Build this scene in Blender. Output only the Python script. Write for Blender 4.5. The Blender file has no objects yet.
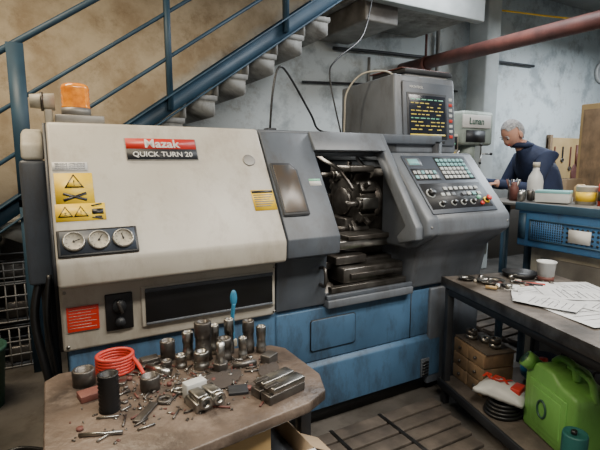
import bpy, bmesh, math, random
from mathutils import Matrix, Vector
random.seed(7)
scene = bpy.context.scene

# ------------------------------------------------------------ materials
MATS = {}
def pm(name, col, rough=.5, metal=0., col2=None, scale=6., amt=.5, bump=0., bscale=40., emit=0., coat=0., grime=0., gcol=(.05,.04,.03)):
    if name in MATS: return MATS[name]
    m = bpy.data.materials.new(name); m.use_nodes = True
    nt = m.node_tree; b = nt.nodes['Principled BSDF']
    b.inputs['Roughness'].default_value = rough
    b.inputs['Metallic'].default_value = metal
    if coat: b.inputs['Coat Weight'].default_value = coat
    if col2 is None: col2 = tuple(c*.8 for c in col)
    tc = nt.nodes.new('ShaderNodeTexCoord')
    n = nt.nodes.new('ShaderNodeTexNoise'); n.inputs['Scale'].default_value = scale; n.inputs['Detail'].default_value = 6
    nt.links.new(tc.outputs['Object'], n.inputs['Vector'])
    r = nt.nodes.new('ShaderNodeValToRGB')
    r.color_ramp.elements[0].position = .5-.3*amt-.02; r.color_ramp.elements[0].color = (*col2, 1)
    r.color_ramp.elements[1].position = .5+.3*(1-amt)+.02; r.color_ramp.elements[1].color = (*col, 1)
    nt.links.new(n.outputs['Fac'], r.inputs['Fac'])
    out = r.outputs['Color']
    if grime:
        mp = nt.nodes.new('ShaderNodeMapping'); mp.inputs['Scale'].default_value=(1,1,.35)
        nt.links.new(tc.outputs['Object'], mp.inputs['Vector'])
        n3 = nt.nodes.new('ShaderNodeTexNoise'); n3.inputs['Scale'].default_value = 7; n3.inputs['Detail'].default_value = 10; n3.inputs['Roughness'].default_value=.75
        nt.links.new(mp.outputs[0], n3.inputs['Vector'])
        r3 = nt.nodes.new('ShaderNodeValToRGB'); r3.color_ramp.elements[0].position=.48; r3.color_ramp.elements[0].color=(0,0,0,1)
        r3.color_ramp.elements[1].position=.68; r3.color_ramp.elements[1].color=(grime,grime,grime,1)
        nt.links.new(n3.outputs['Fac'], r3.inputs['Fac'])
        mx = nt.nodes.new('ShaderNodeMixRGB'); mx.inputs[2].default_value=(*gcol,1)
        nt.links.new(r3.outputs['Color'], mx.inputs[0]); nt.links.new(out, mx.inputs[1]); out = mx.outputs[0]
    nt.links.new(out, b.inputs['Base Color'])
    if emit:
        nt.links.new(out, b.inputs['Emission Color']); b.inputs['Emission Strength'].default_value = emit
    if bump:
        n2 = nt.nodes.new('ShaderNodeTexNoise'); n2.inputs['Scale'].default_value = bscale; n2.inputs['Detail'].default_value = 4
        nt.links.new(tc.outputs['Object'], n2.inputs['Vector'])
        bp = nt.nodes.new('ShaderNodeBump'); bp.inputs['Strength'].default_value = bump; bp.inputs['Distance'].default_value = .01
        nt.links.new(n2.outputs['Fac'], bp.inputs['Height']); nt.links.new(bp.outputs['Normal'], b.inputs['Normal'])
    MATS[name] = m; return m

WHITE = pm('machine_white', (.56,.53,.465), .4, 0, (.47,.435,.37), 3, .4, grime=.5, gcol=(.27,.21,.15))
GRAY = pm('machine_grey', (.105,.122,.148), .45, 0, (.07,.083,.104), 4, .5, grime=.55)
GRAYL = pm('machine_grey_light', (.16,.178,.205), .42, 0, (.115,.13,.152), 4, .5, grime=.5)
BLUE = pm('base_blue', (.070,.155,.275), .5, 0, (.048,.105,.185), 3, .6, .05, grime=.8, gcol=(.030,.035,.045))
BLUEC = pm('cabinet_blue', (.05,.17,.36), .5, 0, (.038,.12,.26), 3, .6, grime=.6)
DARK = pm('dark_paint', (.025,.027,.032), .5, 0, (.012,.013,.016), 5, .5)
BLACK = pm('black', (.010,.010,.012), .4, 0, (.006,.006,.006), 5, .5)
STEEL = pm('steel', (.46,.45,.42), .32, 1, (.22,.21,.195), 14, .5, .05, 80)
STEELD = pm('steel_dark', (.18,.17,.16), .40, .85, (.075,.065,.058), 12, .5, .1, 60)
OILY = pm('oily_steel', (.17,.16,.15), .33, .7, (.055,.048,.04), 9, .5, .15, 50)
REDP = pm('red_paint', (.60,.03,.018), .4)
YEL = pm('label_yellow', (.85,.58,.02), .45, 0, (.78,.50,.02), 20, .3)
LABW = pm('label_white', (.70,.69,.66), .5)
CREAM = pm('cream', (.50,.46,.37), .5, grime=.5, gcol=(.2,.17,.13))
GLASSD = pm('window_dark', (.045,.045,.047), .28, 0, (.085,.055,.03), 9, .5)
SCREEN = pm('screen_glass', (.015,.02,.03), .2, 0, (.01,.012,.02), 5, .5)
SCY = pm('screen_yellow', (.68,.52,.08), .4, emit=.3)
SCG = pm('screen_green', (.2,.55,.36), .4, emit=.2)
KEY = pm('key_white', (.50,.53,.53), .5)
KEYC = pm('key_cyan', (.22,.48,.50), .5)
PANEL = pm('panel_slate', (.05,.062,.085), .45, 0, (.04,.05,.068), 5, .4)
STAIRB = pm('stair_blue', (.030,.075,.120), .5, 0, (.02,.048,.078), 5, .5)
WOOD = pm('wood', (.31,.20,.11), .65, 0, (.17,.11,.06), 8, .5, .1, grime=.6)
WOODT = pm('bench_wood_worn', (.155,.112,.085), .42, 0, (.045,.034,.028), 5, .5, .5, 30, grime=.9, gcol=(.20,.155,.125))
WOODD = pm('wood_dark', (.13,.105,.085), .7, 0, (.055,.045,.038), 8, .5, .3, 30, grime=.7)
WOODY = pm('wood_yellow', (.46,.31,.14), .6, 0, (.36,.24,.10), 4, .5)
CARD = pm('cardboard', (.40,.29,.18), .8, 0, (.32,.23,.14), 6, .5)
BENCHT = pm('bench_top', (.18,.155,.135), .45, 0, (.055,.048,.042), 6, .5, .3, 30, grime=.85)
PAPER = pm('paper', (.68,.69,.70), .7, 0, (.55,.56,.57), 12, .3)
INK = pm('ink', (.2,.2,.22), .7)
AMBER = pm('amber', (.90,.30,.012), .2, 0, (.62,.16,.006), 30, .5, emit=.28, coat=.5)
GREEN = pm('jerry_green', (.22,.50,.12), .42, 0, (.15,.38,.08), 3, .4, grime=.35)
TEAL = pm('teal', (.02,.12,.11), .5)
BINM = pm('bin_green', (.03,.09,.06), .5)
RUST = pm('rusty_pipe', (.16,.055,.042), .6, 0, (.085,.03,.025), 8, .5, .2)
PLASTW = pm('plastic_white', (.58,.59,.58), .4)
PLBLUE = pm('plastic_blue', (.04,.22,.38), .45)
PLRED = pm('plastic_red', (.58,.045,.03), .4)
SKIN = pm('skin', (.56,.30,.22), .55, 0, (.50,.26,.18), 10, .4)
HAIR = pm('hair_grey', (.42,.42,.42), .85, 0, (.18,.18,.19), 50, .5, .8, 140)
NAVY = pm('jacket_navy', (.016,.028,.075), .8, 0, (.009,.016,.045), 8, .5, .4, 25)
TROUS = pm('trousers', (.03,.035,.05), .85)
CONC = pm('concrete_step', (.40,.40,.38), .8, 0, (.22,.22,.21), 5, .5, .2, grime=.6)
COLM = pm('column_paint', (.45,.48,.48), .7, 0, (.33,.36,.36), 4, .5)
MILLG = pm('mill_green', (.34,.40,.36), .5, grime=.5)
GALV = pm('galvanised', (.28,.27,.25), .5, .5, (.16,.15,.14), 6, .5)

# ------------------------------------------------------------ mesh builder
def frame(o, x, y, z):
    x=Vector(x); y=Vector(y); z=Vector(z); o=Vector(o)
    return Matrix(((x.x,y.x,z.x,o.x),(x.y,y.y,z.y,o.y),(x.z,y.z,z.z,o.z),(0,0,0,1)))
def loc(x,y,z,rz=0,rx=0,ry=0):
    return Matrix.Translation((x,y,z)) @ Matrix.Rotation(rz,4,'Z') @ Matrix.Rotation(rx,4,'X') @ Matrix.Rotation(ry,4,'Y')
def FR(x,y,z): return frame((x,y,z),(1,0,0),(0,0,1),(0,-1,0))
def crom(pts, n=6, closed=False):
    P=[Vector(p) for p in pts]; out=[]; N=len(P)
    rng = range(N if closed else N-1)
    for i in rng:
        if closed: a,b,c,d=P[(i-1)%N],P[i],P[(i+1)%N],P[(i+2)%N]
        else: a=P[max(i-1,0)];b=P[i];c=P[i+1];d=P[min(i+2,N-1)]
        for k in range(n):
            t=k/n
            out.append(.5*((2*b)+(c-a)*t+(2*a-5*b+4*c-d)*t*t+(3*b-a-3*c+d)*t**3))
    if not closed: out.append(P[-1])
    return out

class B:
    def __init__(s, name):
        s.name=name; s.bm=bmesh.new(); s.mats=[]; s.M=Matrix()
    def mi(s,m):
        if m not in s.mats: s.mats.append(m)
        return s.mats.index(m)
    def geo(s, verts, faces, mat, bev=0, M=None, seg=2, recalc=True):
        tb=bmesh.new()
        vs=[tb.verts.new(v) for v in verts]
        for f in faces:
            try: tb.faces.new([vs[i] for i in f])
            except ValueError: pass
        if recalc: bmesh.ops.recalc_face_normals(tb, faces=tb.faces[:])
        if bev:
            ed=[e for e in tb.edges if len(e.link_faces)==2 and e.calc_face_angle(0)>.35]
            bmesh.ops.bevel(tb, geom=ed, offset=bev, segments=seg, affect='EDGES', profile=.5, clamp_overlap=True)
        T = s.M @ (M if M is not None else Matrix())
        idx=s.mi(mat); tb.verts.index_update()
        nv=[s.bm.verts.new(T@v.co) for v in tb.verts]
        for f in tb.faces:
            try:
                nf=s.bm.faces.new([nv[v.index] for v in f.verts]); nf.material_index=idx; nf.smooth=True
            except ValueError: pass
        tb.free()
    def box(s,x0,x1,y0,y1,z0,z1,mat,bev=0,M=None):
        v=[(x,y,z) for x in (x0,x1) for y in (y0,y1) for z in (z0,z1)]
        f=[(0,1,3,2),(4,6,7,5),(0,4,5,1),(2,3,7,6),(0,2,6,4),(1,5,7,3)]
        s.geo(v,f,mat,bev,M)
    def cbox(s,sx,sy,sz,mat,bev=0,M=None):
        s.box(-sx/2,sx/2,-sy/2,sy/2,0,sz,mat,bev,M)
    def ext(s,poly,d0,d1,mat,bev=0,M=None):
        n=len(poly)
        v=[(p[0],p[1],d0) for p in poly]+[(p[0],p[1],d1) for p in poly]
        f=[tuple(range(n)),tuple(range(2*n-1,n-1,-1))]+[(i,(i+1)%n,n+(i+1)%n,n+i) for i in range(n)]
        s.geo(v,f,mat,bev,M)
    def prism(s,yz,x0,x1,mat,bev=0):
        s.ext(yz,x0,x1,mat,bev,frame((0,0,0),(0,1,0),(0,0,1),(1,0,0)))
    def prismy(s,xz,y0,y1,mat,bev=0):
        s.ext(xz,-y1,-y0,mat,bev,frame((0,0,0),(1,0,0),(0,0,1),(0,-1,0)))
    def rev(s,prof,mat,M=None,seg=24,closed=False):
        v=[];f=[];n=len(prof)
        for k in range(seg):
            a=2*math.pi*k/seg
            for r,z in prof: v.append((r*math.cos(a),r*math.sin(a),z))
        for k in range(seg):
            k2=(k+1)%seg
            for i in range(n if closed else n-1):
                j=(i+1)%n
                f.append((k*n+i,k2*n+i,k2*n+j,k*n+j))
        if not closed:
            if prof[0][0]>1e-5: f.append(tuple(k*n for k in range(seg)))
            if prof[-1][0]>1e-5: f.append(tuple(k*n+n-1 for k in range(seg)))
        tb=bmesh.new(); vs=[tb.verts.new(p) for p in v]
        for q in f: tb.faces.new([vs[i] for i in q])
        bmesh.ops.remove_doubles(tb,verts=tb.verts[:],dist=1e-6); tb.verts.index_update()
        V=[x.co.copy() for x in tb.verts]; F=[[x.index for x in q.verts] for q in tb.faces]; tb.free()
        s.geo(V,F,mat,0,M)
    def cyl(s,r,h,mat,M=None,seg=24,r2=None,ch=.0):
        r2=r if r2 is None else r2
        if ch: p=[(r-ch,0),(r,ch),(r2,h-ch),(r2-ch,h)]
        else: p=[(r,0),(r2,h)]
        s.rev(p,mat,M,seg)
    def ring(s,ro,ri,h,mat,M=None,seg=24):
        s.rev([(ro,0),(ro,h),(ri,h),(ri,0)],mat,M,seg,closed=True)
    def rod(s,a,b,r,mat,seg=12,r2=None):
        a=Vector(a);b=Vector(b);d=b-a
        q=d.to_track_quat('Z','Y').to_matrix().to_4x4()
        s.cyl(r,d.length,mat,Matrix.Translation(a)@q,seg,r2)
    def tube(s,pts,r,mat,seg=8,closed=False,smooth=6):
        P=crom(pts,smooth,closed) if smooth else [Vector(p) for p in pts]
        n=len(P); v=[];f=[]; up=None
        for i,p in enumerate(P):
            if closed: t=(P[(i+1)%n]-P[(i-1)%n])
            else: t=(P[min(i+1,n-1)]-P[max(i-1,0)])
            t.normalize()
            if up is None:
                up=Vector((0,0,1)) if abs(t.z)<.9 else Vector((1,0,0))
            up=(up-t*up.dot(t)).normalized(); sd=t.cross(up)
            for k in range(seg):
                a=2*math.pi*k/seg
                v.append(p+up*(r*math.cos(a))+sd*(r*math.sin(a)))
        for i in range(n if closed else n-1):
            j=(i+1)%n
            for k in range(seg):
                k2=(k+1)%seg
                f.append((i*seg+k,i*seg+k2,j*seg+k2,j*seg+k))
        if not closed:
            f.append(tuple(range(seg))); f.append(tuple((n-1)*seg+k for k in range(seg)))
        s.geo(v,f,mat)
    def sph(s,rx,ry,rz,mat,M=None,u=16,w=10):
        pr=[(math.sin(math.pi*i/w),-math.cos(math.pi*i/w)) for i in range(w+1)]
        pr[0]=(0,-1);pr[-1]=(0,1)
        T=(M if M is not None else Matrix())@Matrix.Diagonal((rx,ry,rz,1))
        s.rev(pr,mat,T,u)
    def text(s,txt,size,mat,M,align='CENTER',d=.0008,bold=0):
        c=bpy.data.curves.new('t','FONT'); c.body=txt; c.size=size; c.align_x=align; c.align_y='CENTER'; c.extrude=d; c.offset=bold
        c.resolution_u=3
        o=bpy.data.objects.new('t',c); scene.collection.objects.link(o)
        dg=bpy.context.evaluated_depsgraph_get(); dg.update()
        me=bpy.data.meshes.new_from_object(o.evaluated_get(dg))
        V=[v.co.copy() for v in me.vertices]; F=[list(p.vertices) for p in me.polygons]
        bpy.data.objects.remove(o); bpy.data.curves.remove(c); bpy.data.meshes.remove(me)
        s.geo(V,F,mat,0,M,recalc=False)
    def done(s, parent=None):
        for e in s.bm.edges:
            if len(e.link_faces)==2 and e.calc_face_angle(0)>.6: e.smooth=False
        me=bpy.data.meshes.new(s.name); s.bm.to_mesh(me); s.bm.free()
        for m in s.mats: me.materials.append(m)
        o=bpy.data.objects.new(s.name,me); scene.collection.objects.link(o)
        if me.vertices and parent is None:
            xs=[v.co for v in me.vertices]
            c=Vector(((min(v.x for v in xs)+max(v.x for v in xs))/2,(min(v.y for v in xs)+max(v.y for v in xs))/2,min(v.z for v in xs)))
            me.transform(Matrix.Translation(-c)); o.location=c
        if parent: o.parent=parent
        return o

# ------------------------------------------------------------ room
def wall_material():
    m=bpy.data.materials.new('wall_plaster'); m.use_nodes=True; nt=m.node_tree; b=nt.nodes['Principled BSDF']
    b.inputs['Roughness'].default_value=.85
    N=nt.nodes.new; L=nt.links.new
    g=N('ShaderNodeNewGeometry'); sx=N('ShaderNodeSeparateXYZ'); L(g.outputs['Position'],sx.inputs[0])
    n=N('ShaderNodeTexNoise'); n.inputs['Scale'].default_value=1.3; n.inputs['Detail'].default_value=8; L(g.outputs['Position'],n.inputs['Vector'])
    ad=N('ShaderNodeMath'); ad.operation='MULTIPLY_ADD'; L(n.outputs['Fac'],ad.inputs[0]); ad.inputs[1].default_value=1.0; L(sx.outputs['X'],ad.inputs[2])
    zz=N('ShaderNodeMath'); zz.operation='MULTIPLY_ADD'; L(sx.outputs['Z'],zz.inputs[0]); zz.inputs[1].default_value=-1.3; L(ad.outputs[0],zz.inputs[2])
    mr=N('ShaderNodeMapRange'); mr.inputs['From Min'].default_value=-1.25; mr.inputs['From Max'].default_value=-.95; L(zz.outputs[0],mr.inputs['Value'])
    n2=N('ShaderNodeTexNoise'); n2.inputs['Scale'].default_value=2.2; n2.inputs['Detail'].default_value=10; n2.inputs['Roughness'].default_value=.68; L(g.outputs['Position'],n2.inputs['Vector'])
    def ramp(a,c,p0=.38,p1=.58,src=n2):
        r=N('ShaderNodeValToRGB'); r.color_ramp.elements[0].position=p0; r.color_ramp.elements[0].color=(*a,1)
        r.color_ramp.elements[1].position=p1; r.color_ramp.elements[1].color=(*c,1); L(src.outputs['Fac'],r.inputs['Fac']); return r
    r1=ramp((.42,.32,.21),(.64,.54,.39)); r2=ramp((.38,.42,.435),(.64,.69,.70),.38,.50)
    mx=N('ShaderNodeMixRGB'); L(mr.outputs[0],mx.inputs['Fac']); L(r1.outputs[0],mx.inputs[1]); L(r2.outputs[0],mx.inputs[2])
    n4=N('ShaderNodeTexNoise'); n4.inputs['Scale'].default_value=3.5; n4.inputs['Detail'].default_value=12; n4.inputs['Roughness'].default_value=.8; L(g.outputs['Position'],n4.inputs['Vector'])
    r4=ramp((1,1,1),(.42,.36,.30),.53,.70,n4)
    ml=N('ShaderNodeMixRGB'); ml.blend_type='MULTIPLY'; ml.inputs[0].default_value=.8; L(mx.outputs[0],ml.inputs[1]); L(r4.outputs[0],ml.inputs[2])
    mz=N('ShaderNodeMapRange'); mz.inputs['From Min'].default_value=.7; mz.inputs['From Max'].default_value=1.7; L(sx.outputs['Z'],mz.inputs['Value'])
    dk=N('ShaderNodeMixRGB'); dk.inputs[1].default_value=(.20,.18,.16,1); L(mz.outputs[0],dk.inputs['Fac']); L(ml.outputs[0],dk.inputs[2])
    L(dk.outputs[0],b.inputs['Base Color'])
    bp=N('ShaderNodeBump'); bp.inputs['Strength'].default_value=.5; bp.inputs['Distance'].default_value=.02; L(n2.outputs['Fac'],bp.inputs['Height']); L(bp.outputs[0],b.inputs['Normal'])
    return m
WALL=wall_material()
FLOORM=pm('floor_concrete',(.16,.145,.13),.6,0,(.065,.06,.053),3,.5,.3,20,grime=.7)
CEILM=pm('ceiling_paint',(.48,.48,.46),.9,0,(.36,.36,.35),2,.5)
b=B('floor'); b.box(-4,9.5,-3,4.6,-.1,0,FLOORM); b.done()
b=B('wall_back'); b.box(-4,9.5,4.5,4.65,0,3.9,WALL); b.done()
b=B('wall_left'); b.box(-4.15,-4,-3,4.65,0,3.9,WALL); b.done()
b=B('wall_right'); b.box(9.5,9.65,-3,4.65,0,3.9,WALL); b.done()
b=B('ceiling'); b.box(-4.15,9.65,-3,4.65,3.9,4.0,CEILM); b.done()

# ------------------------------------------------------------ staircase
b=B('staircase')
def sz(x): return 1.90+.70*(x-.81)
xa,xb=-1.85,2.60
b.prismy([(xa,max(sz(xa)-.10,0)),(xb,sz(xb)-.10),(xb,sz(xb)+.06),(xa,sz(xa)+.06)],3.60,3.62,STAIRB)
for o in (-.10,.05):
    b.prismy([(xa,sz(xa)+o),(xb,sz(xb)+o),(xb,sz(xb)+o+.015),(xa,sz(xa)+o+.015)],3.55,3.62,STAIRB)
b.prismy([(xa,max(sz(xa)-.10,0)),(xb,sz(xb)-.10),(xb,sz(xb)+.06),(xa,sz(xa)+.06)],4.44,4.46,STAIRB)
run=.27; x=xa+.1
while x<xb-.3:
    z=sz(x)+.02
    b.box(x,x+run+.02,3.622,4.438,z-.04,z,CONC)
    b.box(x-.0,x+.03,3.622,4.438,z-.19,z-.04,CONC)
    b.prismy([(x,z-.04),(x+run,z-.04),(x+run,z-.15),(x+run-.02,z-.17)],3.63,4.43,CONC)
    x+=run
for off,r in ((1.02,.022),(.66,.014),(.34,.014)):
    b.rod((xa,3.585,sz(xa)+off),(xb-.02,3.585,sz(xb-.02)+off),r,STAIRB)
for px,w in ((-1.0,.03),(-.14,.05),(.85,.02),(1.85,.02),(2.5,.02)):
    b.box(px-w,px+w,3.56,3.61,sz(px)-.05,min(sz(px)+1.02,3.88),STAIRB)
b.box(-.19,-.09,3.56,3.61,0,sz(-.14),STAIRB)
b.done()
b=B('mezzanine_landing')
b.box(2.64,4.15,3.55,4.49,3.02,3.2,CONC,.01); b.box(2.64,4.15,3.45,3.55,2.95,3.22,COLM,.01)
b.box(2.7,3.1,3.6,4.45,2.8,3.02,GALV,.02)
b.done()
b=B('concrete_column'); b.box(5.0,5.26,4.1,4.4,0,3.9,COLM,.02); b.done()
b=B('rusty_overhead_pipe')
b.rod((3.93,-1.5,2.60),(3.93,4.48,2.62),.07,RUST,20)
for y in (.5,2.0,4.1):
    b.ring(.085,.07,.06,RUST,Matrix.Translation((3.93,y,2.61))@Matrix.Rotation(math.pi/2,4,'X'))
    b.box(3.92,3.94,y-.04,y-.02,2.69,2.94 if y>3.4 else 3.9,RUST)
b.done()
b=B('wall_conduit')
b.tube([(2.9,4.46,2.75),(3.6,4.46,2.78),(4.3,4.46,2.8),(4.9,4.46,2.86),(6.5,4.46,2.9)],.02,DARK)
b.tube([(2.5,4.46,2.35),(3.6,4.46,2.4),(4.9,4.46,2.42)],.014,DARK)
b.tube([(3.4,4.45,2.70),(3.4,4.45,1.6),(3.4,4.45,1.2)],.018,GALV)
b.tube([(4.5,4.45,3.85),(4.5,4.45,2.2),(4.5,4.45,1.2)],.025,GALV)
b.box(3.3,3.5,4.4,4.49,1.9,2.15,CREAM,.01)
b.done()
b=B('yellow_cable'); b.tube([(5.32,4.2,3.45),(6.6,3.6,3.35),(8.0,3.0,3.45),(9.47,2.6,3.7)],.012,YEL); b.done()
b=B('wall_clock')
b.rev([(0,0),(.17,0),(.17,.04),(.155,.05),(.15,.03),(0,.03)],PLASTW,FR(8.35,4.495,2.97),32)
b.box(-.006,.006,0,.11,.032,.036,BLACK,0,FR(8.35,4.495,2.97)); b.box(0,.08,-.006,.006,.032,.036,BLACK,0,FR(8.35,4.495,2.97))
b.done()
b=B('tool_pegboard')
b.box(7.0,8.2,4.45,4.495,.98,1.86,WOODY,.01)
b.box(7.0,7.06,4.42,4.495,0,1.9,WOOD,.006); b.box(8.14,8.2,4.42,4.495,0,1.9,WOOD,.006)
for i in range(5):
    x=7.16+i*.22; h=random.uniform(.18,.45)
    M=FR(x,4.45,1.72)
    b.box(-.010,.010,-h,0,0,.02,DARK if i%2 else RUST,.003,M)
    b.ring(.035,.02,.02,STEELD,FR(x,4.45,1.72-h))
b.sph(.13,.02,.17,RUST,loc(7.78,4.44,1.28)); b.box(7.75,7.81,4.42,4.45,1.4,1.75,RUST)
b.done()
b=B('wooden_cupboard')
b.box(5.3,6.1,2.2,3.02,0,2.12,WOODY,.012)
b.box(5.285,5.30,2.24,2.60,.1,2.06,WOOD,.006); b.box(5.285,5.30,2.62,2.98,.1,2.06,WOOD,.006)
b.box(5.26,5.285,2.57,2.585,1.0,1.15,STEEL)
b.box(5.34,5.7,2.18,2.2,.1,2.06,WOODY,.006); b.box(5.72,6.06,2.18,2.2,.1,2.06,WOODY,.006)
b.done()
b=B('cardboard_carton'); b.box(4.72,5.2,2.75,3.2,0,.55,CARD,.006); b.box(4.76,5.16,2.8,3.15,.55,.95,CARD,.006); b.box(4.715,4.721,2.95,3.0,0,.55,CREAM); b.box(4.80,5.1,2.82,3.1,.95,1.30,CARD,.006); b.done()

# ------------------------------------------------------------ CNC lathe
b=B('cnc_lathe')
cov=[(2.95,1.66),(2.2,1.66),(1.86,1.12),(1.865,1.02),(1.99,.995),(2.0,.715),(2.95,.715)]
b.prism(cov,0.0,.965,WHITE,.014)
b.prism([(2.95,1.655),(2.21,1.655),(1.875,1.12),(1.88,1.03),(2.0,1.0),(2.01,.72),(2.95,.72)],-.012,0.002,DARK)
Lz=math.hypot(.34,.54); Dn=Vector((0,-.34/Lz,-.54/Lz)); Nn=Vector((0,-.54/Lz,.34/Lz))
def SL(x,s,off=0):
    p=Vector((x,2.2-.34*s,1.66-.54*s))+Nn*off
    return frame(p,(1,0,0),-Dn,Nn)
M=SL(.46,.21,.001)
b.box(-.16,.16,-.058,.058,0,.004,GALV,.002,M); b.box(-.156,.156,.0,.055,.004,.006,REDP,0,M); b.box(-.156,.156,-.055,.0,.004,.006,DARK,0,M)
b.text('Mazak',.062,LABW,M@loc(0,.026,.007),bold=.0012); b.text('QUICK TURN 20',.036,LABW,M@loc(0,-.030,.007),bold=.0004)
b.rev([(.0,0),(.032,0),(.032,.003),(.026,.004),(0,.004)],GALV,SL(.872,.30,.001))
M=SL(.077,.345,.001); b.box(-.065,.065,-.02,.02,0,.0015,LABW,0,M)
for k in range(3): b.text('PERICOLO ATTENZIONE',.010,INK,M@loc(0,.011-.011*k,.002))
def tri(M,r,sym='!'):
    P=[(0,r),(-.9*r,-.6*r),(.9*r,-.6*r)]
    b.ext(P,0,.0012,BLACK,0,M)
    b.ext([(p[0]*.74,p[1]*.74-.01*r) for p in P],.0012,.0018,YEL,0,M)
    b.text(sym,r*.95,BLACK,M@loc(0,-.08*r,.0022),d=.0004)
M=SL(.085,.505,.001); b.box(-.07,.07,-.07,.07,0,.0015,YEL,0,M); tri(M@loc(0,.025,.002),.040)
for q in (-1,1): b.box(-.045,.045,-.006,.006,.0015,.003,BLACK,0,M@loc(0,-.04,0,q*.35))
M=SL(.10,.675,.001); b.box(-.09,.09,-.038,.038,0,.0015,YEL,0,M); tri(M@loc(-.055,-.003,.002),.030,'z'); tri(M@loc(.0,-.003,.002),.030)
b.box(.04,.082,-.012,.012,.0015,.003,BLACK,0,M); b.box(.05,.075,-.028,-.02,.0015,.003,BLACK,0,M)
for q in (-1,1): b.box(.04,.08,-.003,.003,.0015,.003,BLACK,0,M@loc(0,.018*q,0,.2*q))
M=SL(.898,.65,.001); b.box(-.058,.058,-.055,.055,0,.0015,YEL,0,M)
for k in range(6): b.box(-.05,.05-.01*(k%3),.028-.012*k-.0025,.028-.012*k+.0025,.0015,.002,INK,0,M)
b.box(-.055,.055,.038,.052,.0015,.002,BLACK,0,M)
M=SL(.152,.885,.001)
b.box(-.145,.145,-.056,.056,0,.012,BLACK,.004,M); b.box(-.135,.135,-.047,.047,.012,.014,PANEL,0,M)
for k in (-1,0,1):
    G=M@loc(k*.088,0,.012)
    b.rev([(0,0),(.039,0),(.039,.016),(.035,.020),(.033,.012),(0,.012)],CREAM,G,28)
    b.rev([(.0395,0),(.0395,.014),(.036,.021),(.0335,.020),(.0335,.0)],STEEL,G,28,closed=True)
    for t in range(9):
        a=math.radians(-135+t*33.75); b.box(-.001,.001,.022,.028,.0125,.013,INK,0,G@Matrix.Rotation(a,4,'Z'))
    b.box(-.0015,.0015,-.005,.022,.013,.0145,BLACK,0,G@Matrix.Rotation(-.5+k*.7,4,'Z'))
    b.cyl(.004,.005,BLACK,G@loc(0,0,.012))
M=FR(.082,1.990,.855); b.box(-.06,.06,-.052,.052,-.006,.003,REDP,.001,M)
for k in range(7): b.box(-.052,.05-.02*(k%2),.038-.0125*k-.0012,.038-.0125*k+.0012,.003,.0036,CREAM,0,M)
M=FR(.222,1.996,.862); b.box(-.055,.055,-.08,.08,0,.014,BLACK,.005,M)
b.cyl(.027,.018,DARK,M@loc(0,.028,.014)); b.box(-.006,.006,-.028,.028,.03,.05,STEELD,.003,M@loc(0,.028,0,.3)); b.cyl(.02,.02,DARK,M@loc(0,-.042,.014))
b.box(.312,.955,1.984,2.002,.775,.955,WHITE,.004); b.box(.328,.94,1.978,1.99,.79,.94,BLACK,.003)
b.box(.328,.94,1.972,1.98,.932,.948,GRAY,.002); b.box(.328,.94,1.974,1.98,.785,.795,GRAYL,.002)
for x in (.02,.955):
    for z in (.74,.97): b.cyl(.007,.004,STEEL,FR(x,1.994,z),12)
# sliding door
dp=[(2.205,1.655),(1.872,1.12),(1.877,1.03),(2.0,.995),(2.012,.72),(2.04,.72),(2.03,1.01),(1.91,1.05),(1.905,1.12),(2.235,1.645)]
b.prism(dp,.975,1.275,GRAY,.006)
b.prism([(2.95,1.655),(2.25,1.655),(1.95,1.12),(2.05,1.0),(2.05,.72),(2.95,.72)],.966,.985,DARK)
M=SL(1.05,.56,-.006)
b.ext([(-.068,-.15),(.08,-.15),(.08,.11),(.045,.15),(-.068,.15)],0,.012,DARK,.006,M)
b.ext([(-.058,-.135),(.065,-.135),(.065,.10),(.038,.135),(-.058,.135)],.012,.016,GLASSD,.002,M)
b.box(-.035,.035,-.02,.02,0,.0015,LABW,0,SL(1.22,.50,-.010)); b.box(-.035,.035,.008,.02,.0015,.002,SCG,0,SL(1.22,.50,-.010))
b.tube([(1.235,2.005,.93),(1.235,1.955,.93),(1.235,1.955,.84),(1.235,2.005,.84)],.009,STEELD,8,False,3)
# enclosure behind opening
b.box(.966,2.3,2.2,2.95,1.60,1.66,GRAY,.01)
b.prism([(2.19,1.66),(2.12,1.555),(2.15,1.545),(2.25,1.60)],1.27,1.76,GRAYL,.004)
b.prism([(2.24,1.60),(2.2,1.54),(2.22,1.52),(2.28,1.58)],1.0,1.80,GRAY,.003)
b.box(.966,2.3,2.88,2.95,.70,1.62,DARK)
b.box(2.24,2.3,2.2,2.9,.70,1.62,DARK)
b.box(1.27,1.88,1.975,2.22,.70,.745,GRAYL,.006); b.box(1.27,1.88,1.985,2.01,.745,.77,GRAY,.004)
b.prism([(2.1,.74),(2.9,1.0),(2.9,.98),(2.1,.72)],1.0,2.25,STEELD)
CH=frame((.985,2.45,1.2),(0,1,0),(0,0,1),(1,0,0))
b.rev([(0,0),(.13,0),(.13,.08),(.12,.09),(.04,.09),(.04,.06),(0,.06)],STEEL,CH,32)
for k in range(3): b.box(.03,.12,-.02,.02,.09,.14,STEELD,.004,CH@Matrix.Rotation(k*2.094,4,'Z'))
for k in range(5):
    z0=.86+.05*k; y0=2.18+.09*k
    b.box(1.02,2.2,y0,y0+.09,z0,z0+.045,OILY if k%2 else STEELD,.006)
b.box(1.45,1.86,2.14,2.50,.98,1.03,STEEL,.006); b.box(1.50,1.84,2.12,2.44,1.03,1.06,OILY,.006)
b.box(1.42,1.86,2.05,2.20,.80,.89,OILY,.01); b.box(1.46,1.84,2.03,2.10,.83,.86,STEELD,.004); b.box(1.32,1.86,2.02,2.06,.76,.80,OILY,.004)
b.box(1.40,1.62,2.10,2.22,.90,.95,STEELD,.008)
b.box(1.60,2.15,2.30,2.7,1.05,1.14,STEELD,.01)
TU=frame((1.66,2.40,1.24),(0,1,0),(0,0,1),(1,0,0))
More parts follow.
